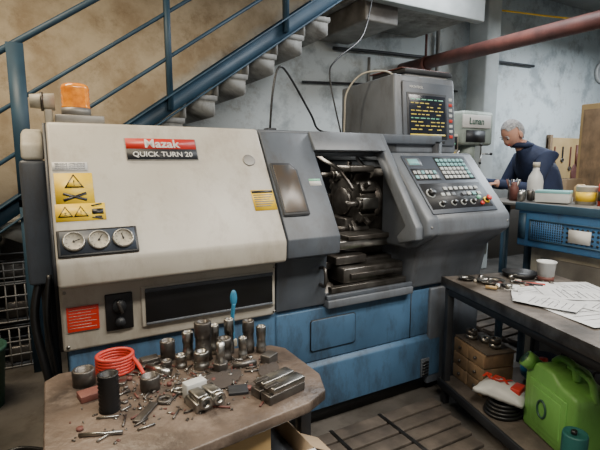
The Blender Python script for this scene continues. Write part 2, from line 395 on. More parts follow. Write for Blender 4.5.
n=12; poly=[(.175*math.cos(math.pi*2*(k+.5)/n),.175*math.sin(math.pi*2*(k+.5)/n)) for k in range(n)]
b.ext(poly,0,.12,OILY,.006,TU); b.cyl(.09,.03,STEELD,TU@loc(0,0,-.03),24,ch=.006); b.cyl(.14,.30,STEELD,TU@loc(0,0,.12))
for k in range(n):
    R=TU@Matrix.Rotation(2*math.pi*k/n,4,'Z')
    if k%2==0:
        b.box(.15,.225,-.034,.034,-.02,.10,STEEL if k%4 else STEELD,.006,R); b.rod(R@Vector((.19,0,-.02)),R@Vector((.19,0,-.12)),.017,STEELD)
        b.ring(.027,.016,.02,STEELD,R@loc(.19,0,-.04),16)
    else:
        b.box(.16,.20,-.03,.03,.0,.11,OILY,.004,R); b.box(.18,.25,-.012,.012,.02,.045,STEELD,.002,R)
b.box(1.86,2.22,2.25,2.75,1.04,1.46,OILY,.02)
b.box(1.56,1.74,2.20,2.42,1.43,1.47,OILY,.01)
b.tube([(1.5,2.6,1.58),(1.5,2.4,1.5),(1.55,2.3,1.44),(1.6,2.22,1.32)],.012,STEELD)
b.tube([(1.9,2.6,1.58),(1.75,2.4,1.52),(1.70,2.25,1.46)],.012,BLACK)
b.tube([(1.30,2.30,.95),(1.36,2.2,1.15),(1.34,2.2,1.35),(1.36,2.3,1.55)],.010,STEELD)
b.box(1.33,1.55,2.62,2.68,1.52,1.58,PLASTW,.006)  # made-up housing to go with the added interior fill light
# right pillar + console
b.prism([(2.95,1.66),(2.2,1.66),(1.83,1.13),(1.83,1.06),(1.97,1.02),(1.99,1.06),(1.92,1.13),(2.24,1.58),(2.95,1.60)],1.745,1.80,GRAYL,.008)
con=[(2.95,1.545),(2.13,1.545),(1.80,1.17),(1.795,1.085),(1.955,.985),(2.2,.985),(2.2,1.5),(2.95,1.5)]
b.prism(con,1.80,1.90,GRAYL,.016)
con=[(2.95,1.545),(2.13,1.545),(1.80,1.17),(1.795,1.085),(1.95,.96),(2.0,.72),(2.95,.72)]
b.prism(con,1.875,2.50,GRAYL,.018)
c0=Vector((0,2.13,1.545)); c1=Vector((0,1.80,1.17)); cd=(c0-c1).normalized(); cn=Vector((0,-cd.z,cd.y))
def CP(x,w,off=.001):
    p=c1+cd*w+cn*off; return frame((x,p.y,p.z),(1,0,0),cd,cn)
M=CP(1.86,.035)
W,H=.54,.435
b.box(0,W,0,H,0,.006,PANEL,.002,M)
for (x0,x1,y0,y1,m) in ((.015,.13,.35,.415,GRAYL),(.015,.22,.24,.33,DARK),(.25,.52,.24,.42,DARK),(.015,.52,.03,.215,DARK)):
    b.box(x0,x1,y0,y1,.006,.0072,m,0,M)
for i in range(7):
    for j in range(5):
        b.box(.258+i*.036,.258+i*.036+.026,.25+j*.033,.25+j*.033+.023,.0072,.012,KEYC if j>=3 or (i==6) else KEY,.002,M)
for i in range(6):
    for j in range(2): b.box(.022+i*.032,.022+i*.032+.022,.252+j*.036,.252+j*.036+.024,.0072,.012,KEY if (i+j)%3 else KEYC,.002,M)
b.box(.03,.11,.36,.405,.0072,.009,KEYC,0,M)
for i in range(8):
    for j in range(2):
        if random.random()<.85: b.box(.14+i*.044,.14+i*.044+.028,.12+j*.042,.12+j*.042+.022,.0072,.012,random.choice([KEY,KEY,KEYC,GRAYL]),.002,M)
for kx,ky,r in ((.06,.14,.030),(.10,.06,.018),(.20,.065,.018),(.28,.065,.018),(.36,.065,.018)):
    b.cyl(r,.006,KEY,M@loc(kx,ky,.0072)); b.cyl(r*.75,.02,BLACK,M@loc(kx,ky,.013),20); b.box(-.002,.002,0,r*.6,.033,.034,LABW,0,M@loc(kx,ky,0,kx*9))
b.cyl(.022,.004,YEL,M@loc(.49,.075,.0072)); b.cyl(.012,.018,BLACK,M@loc(.49,.075,.011)); b.cyl(.018,.014,PLRED,M@loc(.49,.075,.028),20,ch=.004)
b.cyl(.012,.014,PLRED,M@loc(.43,.05,.0072)); b.cyl(.012,.014,SCG,M@loc(.43,.095,.0072))
for x,z in ((1.83,1.13),(2.47,1.13)): b.cyl(.006,.003,STEEL,FR(x,1.797,z),10)
b.prism([(2.85,2.02),(2.27,2.04),(2.225,1.545),(2.85,1.545)],1.93,2.46,GRAYL,.014)
b.prism([(2.80,1.60),(2.9,1.60),(2.9,1.95),(2.80,1.95)],2.0,2.4,GRAY)
ms=Vector((0,.045,.495)).normalized(); mn=Vector((0,-ms.z,ms.y))
M=frame((1.93,2.225,1.545),(1,0,0),ms,mn)
b.box(.055,.505,.05,.455,0,.014,GRAY,.006,M); b.box(.085,.435,.09,.385,.014,.018,DARK,.003,M)
b.box(.10,.42,.105,.37,.018,.0195,SCREEN,.002,M)
for i in range(9):
    y=.34-.024*i; x=.115
    while x<.39:
        w=random.uniform(.015,.05)
        if x+w>.41: break
        if random.random()<.72: b.box(x,x+w,y,y+.006,.0195,.02,SCY if (i%5) else SCG,0,M)
        x+=w+.012
b.box(.105,.415,.112,.122,.0195,.02,SCY,0,M)
for i in range(8): b.box(.455,.485,.10+i*.035,.12+i*.035,.014,.019,KEY if i%3 else PLRED,.002,M)
for i in range(8): b.box(.10+i*.04,.13+i*.04,.062,.08,.014,.018,DARK,.002,M)
b.text('MAZATROL',.022,LABW,M@loc(.17,.42,.015))
# blue base
b.box(0.02,2.5,2.03,2.95,.10,.715,BLUE,.008)
b.box(0.03,2.48,2.07,2.93,0.0,.10,DARK)
b.box(.98,2.12,2.018,2.03,.40,.70,BLUE,.006)
b.prism([(2.028,.12),(2.028,.40),(2.0,.37),(1.995,.12)],1.0,2.15,BLUE,.006)
b.ext([(-.14,-.09),(.14,-.09),(.15,-.08),(.15,.08),(.14,.09),(-.14,.09),(-.15,.08),(-.15,-.08)],0,.006,DARK,0,FR(1.33,2.018,.55))
b.ext([(-.136,-.086),(.136,-.086),(.146,-.077),(.146,.077),(.136,.086),(-.136,.086),(-.146,.077),(-.146,-.077)],0,.009,BLUE,.002,FR(1.33,2.018,.55))
b.box(1.98,2.05,1.985,1.997,.13,.25,GRAY,.004)
for k in range(5): b.box(1.99,2.04,1.98,1.986,.14+.02*k,.15+.02*k,BLACK)
b.box(1.9,1.904,2.014,2.02,.40,.70,DARK)
b.box(2.05,2.5,2.0,2.04,.06,.70,GRAY,.01)
# left-hand end
b.box(-.11,-.012,2.25,2.85,.95,1.50,GRAY,.015); b.box(-.07,-.012,2.3,2.9,.1,.95,DARK,.02)
b.prism([(2.25,1.50),(2.85,1.50),(2.80,1.60),(2.60,1.65),(2.40,1.63),(2.28,1.57)],-.10,-.015,CREAM,.015)
b.tube([(-.06,2.3,1.0),(-.10,2.25,.8),(-.06,2.2,.5),(-.04,2.3,.2)],.018,BLACK)
b.tube([(-.03,2.22,1.0),(-.05,2.18,.8),(-.03,2.2,.55),(-.03,2.3,.3)],.012,BLACK)
b.done()

b=B('warning_beacon')
b.box(.04,.24,2.28,2.45,1.662,1.70,GALV,.006); b.cyl(.062,.035,GALV,loc(.13,2.36,1.70),24)
prof=[(.060,0)]+[(.060-.0025*(k%2),.010*k+.006) for k in range(9)]+[(.056,.10),(.045,.108),(0,.11)]
b.rev(prof,AMBER,loc(.13,2.36,1.735),28); b.done()
b=B('work_lamp')
b.cyl(.04,.10,CREAM,frame((.045,2.42,1.765),(0,1,0),(0,0,1),(-1,0,0)),20,.03); b.cyl(.043,.012,STEELD,frame((.0,2.42,1.765),(0,1,0),(0,0,1),(-1,0,0)))
b.box(.0,.035,2.39,2.45,1.662,1.73,CREAM,.006); b.done()
b=B('manual_binder')
b.box(2.05,2.42,2.3,2.6,2.042,2.055,LABW,.003); b.box(2.03,2.45,2.28,2.62,2.055,2.085,DARK,.006); b.box(2.02,2.44,2.30,2.64,2.085,2.092,RUST,.002); b.done()
b=B('hanging_cable')
b.tube([(1.18,2.5,1.69),(1.20,2.5,1.9),(1.25,2.52,2.05),(1.34,2.56,2.02),(1.52,2.6,1.80),(1.62,2.65,1.70),(1.78,2.6,1.68)],.007,BLACK)
b.box(1.15,1.21,2.47,2.53,1.662,1.69,DARK,.004)
b.done()
b=B('power_lead'); b.tube([(1.80,2.62,1.67),(1.79,2.6,1.80),(1.79,2.58,1.95),(1.85,2.5,2.06),(1.95,2.4,2.075),(2.0,2.36,2.05)],.006,CREAM); b.done()
b=B('signal_cable'); b.tube([(1.90,2.80,1.68),(1.86,2.90,2.1),(1.95,2.95,2.25),(2.3,3.1,2.5),(2.65,3.43,2.98)],.006,BLACK); b.done()

# ------------------------------------------------------------ workbench right
BM=loc(2.05,1.91,0,math.radians(-105))
b=B('workbench'); b.M=BM
b.box(0,1.9,0,.70,.765,.80,BENCHT,.006); b.box(-.004,1.9,-.006,.0,.745,.802,STEELD,.002)
for x in (.02,1.84):
    for y in (.01,.65): b.box(x,x+.04,y,y+.04,0,.765,DARK,.004)
b.box(.02,1.88,.01,.03,.70,.765,DARK); b.box(.02,1.88,.67,.69,.70,.765,DARK)
b.box(.0,1.9,.0,.70,.125,.15,WOODD,.004); b.box(0,1.9,-.005,.01,.10,.152,DARK,.002)
b.done()
b=B('technical_drawings')
for i,(x,y,w,h,r) in enumerate(((2.26,1.36,.21,.30,.5),(2.14,1.14,.30,.42,-.25),(2.47,1.36,.25,.30,1.1),(2.33,1.10,.3,.21,.2),(2.17,1.40,.21,.30,-.9),(2.34,1.30,.22,.3,.9),(2.10,1.27,.2,.28,.3))):
    M=loc(x,y,.8005+.0018*i,r)
    nx=9; V=[];F=[]
    for a in range(nx):
        for c in range(nx):
            u=a/(nx-1)-.5; v=c/(nx-1)-.5
            V.append((u*w,v*h,.001+.010*max(0,abs(u+v)-.55)+.002*abs(math.sin(u*7+i))*(abs(v)*2)))
    for a in range(nx-1):
        for c in range(nx-1): F.append((a*nx+c,a*nx+c+1,(a+1)*nx+c+1,(a+1)*nx+c))
    b.geo(V,F,PAPER,0,M,recalc=False)
    for k in range(7):
        y0=-h/2+.04+k*(h-.08)/7; b.box(-w/2+.03,w/2-.03-random.random()*.08,y0,y0+.003,.0028,.0032,INK,0,M)
    b.ring(.04,.0385,.0003,INK,M@loc(.02,0,.0032))
b.done()
b=B('steel_dish'); b.rev([(0,0),(.05,0),(.075,.022),(.078,.022),(.05,.005),(0,.005)],STEEL,loc(2.17,1.66,.80),28); b.rod((2.14,1.66,.81),(2.2,1.70,.818),.006,STEELD); b.done()
b=B('steel_dish'); b.rev([(0,0),(.03,0),(.045,.018),(.047,.018),(.03,.004),(0,.004)],STEEL,loc(2.11,1.78,.80),28); b.done()
b=B('black_tray'); b.rev([(0,0),(.09,0),(.10,.03),(.095,.03),(.085,.006),(0,.006)],BLACK,loc(2.46,1.685,.80),28); b.done()
b=B('plastic_tub'); b.rev([(0,0),(.042,0),(.050,.11),(.054,.11),(.054,.118),(.047,.118),(.039,.006),(0,.006)],PLASTW,loc(2.50,1.545,.80),24); b.rev([(.0425,.0),(.0445,.03)],RUST,loc(2.50,1.545,.801),24); b.done()
b=B('pliers')
for q in (-1,1):
    b.tube([(2.30+.004*q,1.60,.811),(2.32,1.545+.004*q,.811),(2.35+.015*q,1.50,.811),(2.37+.012*q,1.47,.811)],.006,DARK if q<0 else PLRED)
b.cyl(.014,.014,STEELD,loc(2.318,1.55,.802)); b.done()
b=B('screwdriver'); b.rod((2.05,1.60,.813),(2.08,1.55,.813),.010,WOODY); b.rod((2.08,1.55,.813),(2.13,1.46,.813),.003,STEEL); b.done()
b=B('small_machined_parts')
for i in range(26):
    x=random.uniform(2.1,2.5);y=random.uniform(1.53,1.78)-.27*(x-2.1)
    if random.random()<.5: b.cyl(random.uniform(.008,.02),random.uniform(.008,.03),random.choice([STEEL,STEELD,CREAM]),loc(x,y,.80),14)
    else: b.cbox(.04,.02,.012,random.choice([STEEL,STEELD,RUST,DARK]),.002,loc(x,y,.80,random.random()*3))
b.done()
b=B('wooden_drawer_box'); b.M=loc(2.215,1.72,.152,math.radians(-105))
for j in range(3):
    for i in range(2):
        b.box(-.15+i*.15,-.004+i*.15,-.10,.10,.085*j,.08+.085*j,WOOD,.004)
        b.cyl(.009,.012,STEELD,frame((-.077+i*.15,-.10,.04+.085*j),(1,0,0),(0,0,1),(0,-1,0)),12)
b.box(-.155,.155,-.09,.105,.252,.262,WOODD,.002)
b.done()
b=B('stacked_bearings')
for i,(dx,dy) in enumerate(((-.08,0),(.0,.02),(.08,-.01))):
    for k in range(2 if i!=1 else 1): b.ring(.034,.016,.028,STEELD if k else STEEL,loc(2.215+dy,1.72+dx,.414+.028*k),20)
b.done()
b=B('coiled_hose')
for k in range(4):
    b.tube([(2.07+(.11-.008*k)*math.cos(a),1.45+(.09-.006*k)*math.sin(a),.163+.018*k) for a in [i*math.pi/6 for i in range(12)]],.010,BLACK,8,True,3)
b.done()
b=B('rag_bag')
random.seed(3)
M=loc(2.08,1.47,.242,math.radians(-75))
nx,ny=14,10; V=[];F=[]
for layer in (0,1):
    for i in range(nx):
        for j in range(ny):
            u=i/(nx-1)-.5; w=j/(ny-1)-.5
            e=max(0,(1-(2*abs(u))**3)*(1-(2*abs(w))**3))
            V.append((u*.26+random.uniform(-.004,.004),w*.18+random.uniform(-.004,.004),(.02+.05*e+random.uniform(-.006,.006)*e) if layer else 0.0))
for layer in (0,1):
    for i in range(nx-1):
        for j in range(ny-1):
            a=layer*nx*ny+i*ny+j; F.append((a,a+1,a+ny+1,a+ny))
bd=[i*ny for i in range(nx)]+[(nx-1)*ny+j for j in range(1,ny)]+[i*ny+ny-1 for i in range(nx-2,-1,-1)]+[j for j in range(ny-2,0,-1)]
for k in range(len(bd)):
    a=bd[k];c=bd[(k+1)%len(bd)]; F.append((a,c,c+nx*ny,a+nx*ny))
b.geo(V,F,PLASTW,0,M)
b.text('REX',.08,PLRED,M@loc(-.04,0,.075),bold=.003); b.box(.05,.10,-.05,.04,.04,.072,PLRED,.004,M)
b.done()
b=B('jerry_can'); b.M=loc(2.09,1.14,.152,math.radians(-112))@Matrix.Diagonal((1,1,.95,1))
outl=[(-.18,.0),(.18,0),(.18,.30),(.165,.335),(.06,.345),(.02,.385),(-.10,.385),(-.125,.36),(-.165,.335),(-.18,.30)]
b.ext(outl,-.10,.10,GREEN,.028,frame((0,0,0),(1,0,0),(0,0,1),(0,-1,0)))
b.tube([(.05,0,.35),(.03,0,.415),(-.05,0,.42),(-.10,0,.38)],.018,GREEN,10)
b.tube([(.165,0,.30),(.14,-.0,.39),(.06,0,.41),(.0,0,.40)],.016,GREEN,10)
b.box(-.13,.13,-.107,-.097,.04,.29,GREEN,.02)
b.box(-.10,.10,-.111,-.105,.07,.26,GREEN,.015)
b.rod((-.12,-.03,.31),(-.155,-.09,.36),.036,GREEN,20); b.rod((-.15,-.082,.352),(-.168,-.115,.378),.044,GREEN,20); b.rod((-.167,-.113,.377),(-.169,-.117,.380),.032,BINM,20)
b.tube([(-.02+.03*math.cos(a),-.113,.17+.045*math.sin(a)) for a in [i*math.pi/4 for i in range(8)]],.006,BINM,6,True,3)
b.done()
b=B('teal_oil_can'); b.rev([(0,0),(.048,0),(.05,.01),(.05,.19),(.047,.20),(.044,.196),(0,.196)],TEAL,loc(1.885,.98,.152)); b.cyl(.012,.02,BLACK,loc(1.875,.98,.345)); b.done()
b=B('blue_cloth_bundle')
b.sph(.12,.14,.08,PLBLUE,loc(2.52,1.52,.232)); b.sph(.09,.08,.07,PAPER,loc(2.48,1.38,.222)); b.sph(.09,.10,.05,NAVY,loc(2.5,1.50,.32)); b.done()
b=B('detergent_bottle')
b.rev([(0,0),(.045,0),(.048,.02),(.048,.17),(.02,.21),(.018,.235),(0,.235)],PLASTW,loc(2.34,1.42,.152)); b.cyl(.022,.03,PLRED,loc(2.34,1.42,.377)); b.done()
b=B('metal_toolbox'); b.box(2.36,2.56,1.0,1.26,.152,.34,STAIRB,.01); b.box(2.355,2.565,.995,1.265,.30,.345,DARK,.008); b.tube([(2.46,1.05,.345),(2.46,1.06,.39),(2.46,1.2,.39),(2.46,1.21,.345)],.007,STEELD); b.done()

# ------------------------------------------------------------ blue machine cabinet
b=B('coolant_cabinet')
b.box(2.76,3.5,.6,1.93,.93,1.20,BLUEC,.008); b.box(2.74,3.55,.6,2.26,1.195,1.215,GALV,.004)
b.box(2.735,2.75,.6,1.94,1.17,1.222,STAIRB,.003)
b.box(2.75,2.762,1.00,1.84,.975,.985,STAIRB); b.box(2.75,2.762,1.00,1.84,1.105,1.115,STAIRB)
b.box(2.75,2.762,1.83,1.84,.975,1.115,STAIRB); b.box(2.756,2.762,1.62,1.83,.985,1.105,DARK)
for j in range(4):
    for i in range(26): b.cyl(.008,.003,BLACK,frame((2.76,1.80-i*.03,1.0+.028*j),(0,-1,0),(0,0,1),(-1,0,0)),8)
for i in range(14): b.box(2.750,2.758,1.625+.015*i,1.629+.015*i,.985,1.105,BLUEC)
for j in range(8): b.box(2.751,2.757,1.62,1.83,.99+.015*j,.993+.015*j,BLUEC)
b.box(2.752,2.760,1.45,1.58,1.0,1.08,LABW); b.box(2.752,2.762,1.87,1.92,.98,1.15,STAIRB)
b.box(2.85,3.45,.62,1.88,.0,.93,CREAM,.01); b.box(2.83,2.85,.7,1.8,.1,.86,GALV,.006)
for k in range(6): b.box(2.822,2.832,1.0,1.6,.2+.05*k,.22+.05*k,DARK)
for y in (2.0,2.2): b.box(2.98,3.02,y-.02,y+.02,0,1.195,STAIRB)
b.done()
b=B('spray_bottle')
b.rev([(0,0),(.05,0),(.053,.02),(.053,.13),(.045,.17),(.022,.21),(.02,.235),(0,.235)],PLASTW,loc(3.1,2.05,1.216)); b.cyl(.024,.035,CREAM,loc(3.1,2.05,1.45)); b.done()
b=B('white_box'); b.box(-.10,.10,-.06,.06,0,.075,PLASTW,.004,loc(2.93,1.80,1.223,-1.2)); b.box(-.102,.102,-.062,.062,.06,.078,KEYC,.003,loc(2.93,1.80,1.223,-1.2)); b.done()
b=B('paint_tin'); b.rev([(0,0),(.06,0),(.06,.11),(.063,.115),(.055,.118),(.05,.112),(0,.112)],CREAM,loc(3.04,1.65,1.216)); b.rev([(.0605,.02),(.0605,.08)],YEL,loc(3.04,1.65,1.216)); b.done()
b=B('red_can'); b.rev([(0,0),(.05,0),(.05,.13),(.045,.14),(0,.14)],PLRED,loc(3.04,1.525,1.216)); b.rev([(.0505,.03),(.0505,.09)],BLACK,loc(3.04,1.525,1.216)); b.done()
b=B('glue_tin'); b.rev([(0,0),(.04,0),(.04,.10),(.02,.12),(0,.12)],WOODY,loc(3.2,1.78,1.216)); b.done()
b=B('drill_bit_jar')
b.rev([(0,0),(.035,0),(.035,.08),(.032,.08),(.031,.005),(0,.005)],STEELD,loc(2.98,2.14,1.216))
for i in range(7): b.rod((2.98+random.uniform(-.015,.015),2.14+random.uniform(-.015,.015),1.225),(2.98+random.uniform(-.04,.04),2.14+random.uniform(-.04,.04),1.36),.005,random.choice([STEEL,RUST,STEELD]))
b.done()
b=B('oil_jar'); b.rev([(0,0),(.03,0),(.03,.09),(.018,.11),(.018,.13),(0,.13)],RUST,loc(2.88,2.06,1.216)); b.done()
b=B('small_glass_jars')
for i in range(5): b.rev([(0,0),(.02,0),(.02,.05+.01*(i%3)),(.012,.075),(0,.075)],random.choice([STEEL,PLASTW,DARK,STEELD]),loc(2.80+.05*i,1.95+.02*(i%2),1.223))
b.done()

# ------------------------------------------------------------ milling machine
b=B('milling_machine')
b.box(3.35,3.95,3.05,3.75,.0,.12,DARK,.02); b.box(3.45,3.85,3.35,3.75,.12,1.75,MILLG,.03)
b.box(3.40,3.82,3.0,3.7,1.64,1.96,MILLG,.03); b.box(3.38,3.76,2.985,3.0,1.80,1.92,LABW,.004)
b.text('Lunan',.085,BINM,FR(3.56,2.983,1.86),bold=.002)
b.box(3.44,3.70,2.995,3.0,1.67,1.78,DARK)
b.cyl(.075,.20,MILLG,loc(3.60,3.12,1.46)); b.cyl(.04,.10,STEEL,loc(3.60,3.12,1.36)); b.cyl(.012,.08,STEEL,loc(3.60,3.12,1.28))
b.box(3.40,3.84,3.0,3.35,.55,.98,MILLG,.02); b.box(3.05,4.2,2.95,3.2,1.0,1.07,STEELD,.008); b.box(3.3,3.9,2.98,3.3,.97,1.0,STEELD)
b.box(3.5,3.72,3.02,3.14,1.07,1.17,STEEL,.01)
b.box(3.20,3.40,3.05,3.2,1.50,1.74,CREAM,.01); b.box(3.22,3.38,3.044,3.05,1.60,1.72,DARK); b.box(3.25,3.35,3.04,3.046,1.64,1.66,SCG); b.box(3.24,3.36,3.044,3.05,1.53,1.58,YEL)
for q in range(3):
    a=q*2.09; b.tube([(3.68,3.02,1.56),(3.68+.10*math.cos(a),2.98,1.56+.10*math.sin(a))],.007,STEEL,6,False,1); b.sph(.014,.014,.014,BLACK,loc(3.68+.10*math.cos(a),2.98,1.56+.10*math.sin(a)))
b.tube([(3.42,3.05,1.60),(3.30,3.0,1.46),(3.26,2.96,1.40)],.010,STEEL)
b.tube([(3.40,3.3,1.90),(3.25,3.3,1.7),(3.3,3.3,1.2),(3.45,3.4,.9)],.014,BLACK)
for x in (3.05,4.2): b.ring(.06,.048,.015,STEEL,frame((x,3.07,1.03),(0,1,0),(0,0,1),(1,0,0)))
b.done()
b=B('operator_platform')
for i in range(6): b.box(3.2,4.1,2.05+.12*i,2.14+.12*i,.04,.06,WOODD,.003)
b.box(3.22,3.28,2.05,2.74,0,.04,WOODD); b.box(4.02,4.08,2.05,2.74,0,.04,WOODD); b.done()

# ------------------------------------------------------------ man
def skin_geo(J, E, root):
    me=bpy.data.meshes.new('sk'); names=list(J); ix={n:i for i,n in enumerate(names)}
    me.from_pydata([J[n][0] for n in names],[(ix[a],ix[c]) for a,c in E],[])
    o=bpy.data.objects.new('sk',me); scene.collection.objects.link(o)
    o.modifiers.new('s','SKIN')
    for n in names:
        sv=me.skin_vertices[0].data[ix[n]]; r=J[n][1]; sv.radius=(r,r) if not isinstance(r,tuple) else r
        sv.use_root=(n==root)
    sd=o.modifiers.new('d','SUBSURF'); sd.levels=2; sd.render_levels=2
    dg=bpy.context.evaluated_depsgraph_get(); dg.update()
    m2=bpy.data.meshes.new_from_object(o.evaluated_get(dg))
    V=[v.co.copy() for v in m2.vertices]; F=[list(p.vertices) for p in m2.polygons]
    bpy.data.objects.remove(o); bpy.data.meshes.remove(me); bpy.data.meshes.remove(m2)
    return V,F
fw=Vector((-.89,.45,0)).normalized(); ls=Vector((-.45,-.89,0)).normalized(); UPV=Vector((0,0,1))
hip=Vector((3.75,2.37,1.06)); ch=Vector((3.655,2.42,1.45)); nk=Vector((3.545,2.475,1.60))
J={'p':(hip,.16),'s1':(hip.lerp(ch,.45)+fw*-.03,.165),'c':(ch,.18),'u':(ch.lerp(nk,.6),.125),'n':(nk+UPV*.01,.065),'h':(nk+fw*.055+UPV*.06,.055)}
E=[('p','s1'),('s1','c'),('c','u'),('u','n'),('n','h')]
for sgn,t in ((1,'l'),(-1,'r')):
    sh=ch+UPV*.07+fw*.03+ls*.19*sgn
    el=sh+fw*.12-UPV*.25+ls*.05*sgn
    wr=el+fw*.24+UPV*.04-ls*.08*sgn
    J['sh'+t]=(sh,.082);J['el'+t]=(el,.056);J['wr'+t]=(wr,.038);J['pm'+t]=(wr+fw*.05,(.034,.024)); J['am'+t]=(sh.lerp(el,.5),.068)
    E+=[('u','sh'+t),('sh'+t,'am'+t),('am'+t,'el'+t),('el'+t,'wr'+t),('wr'+t,'pm'+t)]
    hp=hip-UPV*.06+ls*.10*sgn; kn=hp-UPV*.42+fw*.04*(1+sgn); an=Vector((kn.x,kn.y,.15))-fw*.03
    J['hp'+t]=(hp,.10);J['kn'+t]=(kn,.068);J['an'+t]=(an,.05);J['to'+t]=(an+fw*.15-UPV*.045,.042)
    E+=[('p','hp'+t),('hp'+t,'kn'+t),('kn'+t,'an'+t),('an'+t,'to'+t)]
V,F=skin_geo(J,E,'p')
b=B('machinist_man')
groups={}
wl=J['wrl'][0];wrr=J['wrr'][0]
for f in F:
    c=sum((V[i] for i in f),Vector())/len(f)
    m=NAVY
    if c.z<.155: m=BLACK
    elif c.z<.98: m=TROUS
    for wv in (wl,wrr):
        if (c-wv).length<.14 and (c-wv).dot(fw)>.01: m=SKIN
    if (c-J['h'][0]).length<.08: m=SKIN
    groups.setdefault(m,[]).append(f)
vs=[b.bm.verts.new(v) for v in V]
for m,fl in groups.items():
    for f in fl:
        try:
            nf=b.bm.faces.new([vs[i] for i in f]); nf.material_index=b.mi(m); nf.smooth=True
        except ValueError: pass
for t,sgn in (('l',1),('r',-1)):
    p=J['pm'+t][0]
    for k in range(4):
        o=p+ls*(.018*(k-1.5)); ln=(.07,.08,.076,.06)[k]
        Jf={'a':(o-fw*.02,.010),'b':(o+fw*ln*.45+UPV*-.004,.0095),'c':(o+fw*ln*.75-UPV*.022,.0085),'d':(o+fw*ln*.85-UPV*.045,.007)}
        v2,f2=skin_geo(Jf,[('a','b'),('b','c'),('c','d')],'a'); b.geo(v2,f2,SKIN)
    o=p-fw*.03-ls*.03*sgn
    v2,f2=skin_geo({'a':(o,.012),'b':(o+fw*.03-ls*.025*sgn-UPV*.01,.010),'c':(o+fw*.055-ls*.028*sgn-UPV*.025,.008)},[('a','b'),('b','c')],'a'); b.geo(v2,f2,SKIN)
pitch=math.radians(-34)
fh=(fw*.93+ls*.30).normalized()
fy=(fh*math.cos(pitch)+UPV*math.sin(pitch)).normalized()
hx=fy.cross(UPV).normalized(); hz=hx.cross(fy)
HM=frame(nk+fw*.10+UPV*.12,hx,fy,hz)
def headshape(sc,off,filt=None):
    V=[];F=[];U=32;W=24
    for j in range(W+1):
        ph=math.pi*j/W
        for i in range(U):
            th=2*math.pi*i/U
            x=math.sin(ph)*math.cos(th);y=math.sin(ph)*math.sin(th);z=math.cos(ph)
            X=x*.078;Y=y*.098;Z=z*.12
            if z<0:
                X*=1-.30*(-z)**1.2
                if y>0: Y*=1-.10*(-z)
                else: Y*=1-.45*(-z)
            if y>.8 and abs(x)<.28 and -.42<z<.08: Y+=.024*(1-abs(x)/.28)*(1-abs((z+.25)/.33)**2 if abs(z+.25)<.33 else 0)
            if y>.7 and .04<z<.16 and .15<abs(x)<.6: Y-=.006
            if y>.7 and -.95<z<-.7: Y+=.008
            V.append((X*sc,Y*sc+off,Z*sc))
    for j in range(W):
        for i in range(U):
            q=(j*U+i,j*U+(i+1)%U,(j+1)*U+(i+1)%U,(j+1)*U+i)
            c=[sum(V[k][a] for k in q)/4 for a in range(3)]
            if filt is None or filt(c): F.append(q)
    return V,F
V,F=headshape(1,0); b.geo(V,F,SKIN,0,HM)
V,F=headshape(1.07,-.003,lambda c:(c[2]>.06 and c[1]<.07) or (c[1]<.0 and c[2]>-.045) or (c[1]<-.03 and c[2]>-.08)); b.geo(V,F,HAIR,0,HM)
for q in (-1,1):
    b.sph(.012,.008,.010,PLASTW,HM@loc(.031*q,.086,.008)); b.sph(.006,.004,.006,BLACK,HM@loc(.031*q,.0935,.008)); b.sph(.02,.006,.004,HAIR,HM@loc(.031*q,.092,.028))
    b.sph(.008,.020,.032,SKIN,HM@loc(.081*q,-.002,-.008))
b.sph(.024,.006,.006,PLRED,HM@loc(0,.088,-.058))
b.tube([nk+UPV*.025+fw*.015+(fw*math.cos(a)*.075+ls*math.sin(a)*.08) for a in [i*math.pi/4 for i in range(8)]],.022,NAVY,8,True,4)
b.done()

# ------------------------------------------------------------ foreground table
b=B('work_table')
top=[(-.06,1.02),(.10,.99),(.62,1.06),(.70,1.10),(.74,1.20),(.735,1.44),(.70,1.49),(.30,1.61),(-.02,1.62),(-.06,1.58)]
b.ext(top,.765,.80,WOODT,.006)
for x in (.02,.42):
    for y in (1.09,1.45): b.box(x,x+.06,y,y+.06,0,.765,WOOD,.006)
for z in (.10,.28,.46,.64):
    b.box(.0,.50,1.07,1.09,z,z+.12,WOODY if z>.6 else WOOD,.004); b.box(.0,.50,1.51,1.53,z,z+.12,WOOD,.004)
    b.box(.0,.02,1.09,1.51,z,z+.12,WOOD,.004); b.box(.48,.50,1.09,1.51,z,z+.12,WOOD,.004)
b.box(.68,.72,1.22,1.26,0,.765,DARK,.003); b.box(.66,.70,1.42,1.46,0,.765,DARK,.003)
b.done()
Z=.80
b=B('red_spiral_hose')
for k in range(6):
    b.tube([(.150+.056*math.cos(a),1.545+.050*math.sin(a),Z+.007+.010*k) for a in [i*math.pi/6 for i in range(12)]],.0065,PLRED,8,True,2)
b.tube([(.200,1.52,Z+.05),(.215,1.49,Z+.03),(.225,1.46,Z+.008)],.0065,PLRED)
b.done()
b=B('ribbed_rubber_bellows')
p=[(0,0)]
for k in range(9): p+=[(.029,.012*k),(.024,.012*k+.006)]
p+=[(.029,.108),(.02,.108),(.018,.04),(0,.04)]
b.rev(p,BLACK,loc(.105,1.30,Z)); b.done()
def cup(name,x,y,r,h,mat,ri=None):
    b=B(name); ri=ri or r*.75
    b.rev([(0,0),(r,0),(r,h-.003),(r-.003,h),(ri,h),(ri,h*.3),(0,h*.3)],mat,loc(x,y,Z)); b.done()
cup('steel_bushing',.052,1.50,.034,.05,STEELD); cup('steel_bushing',.228,1.365,.030,.045,STEELD); cup('steel_bushing',.325,1.555,.026,.07,STEELD)
b=B('machined_steel_cylinders')
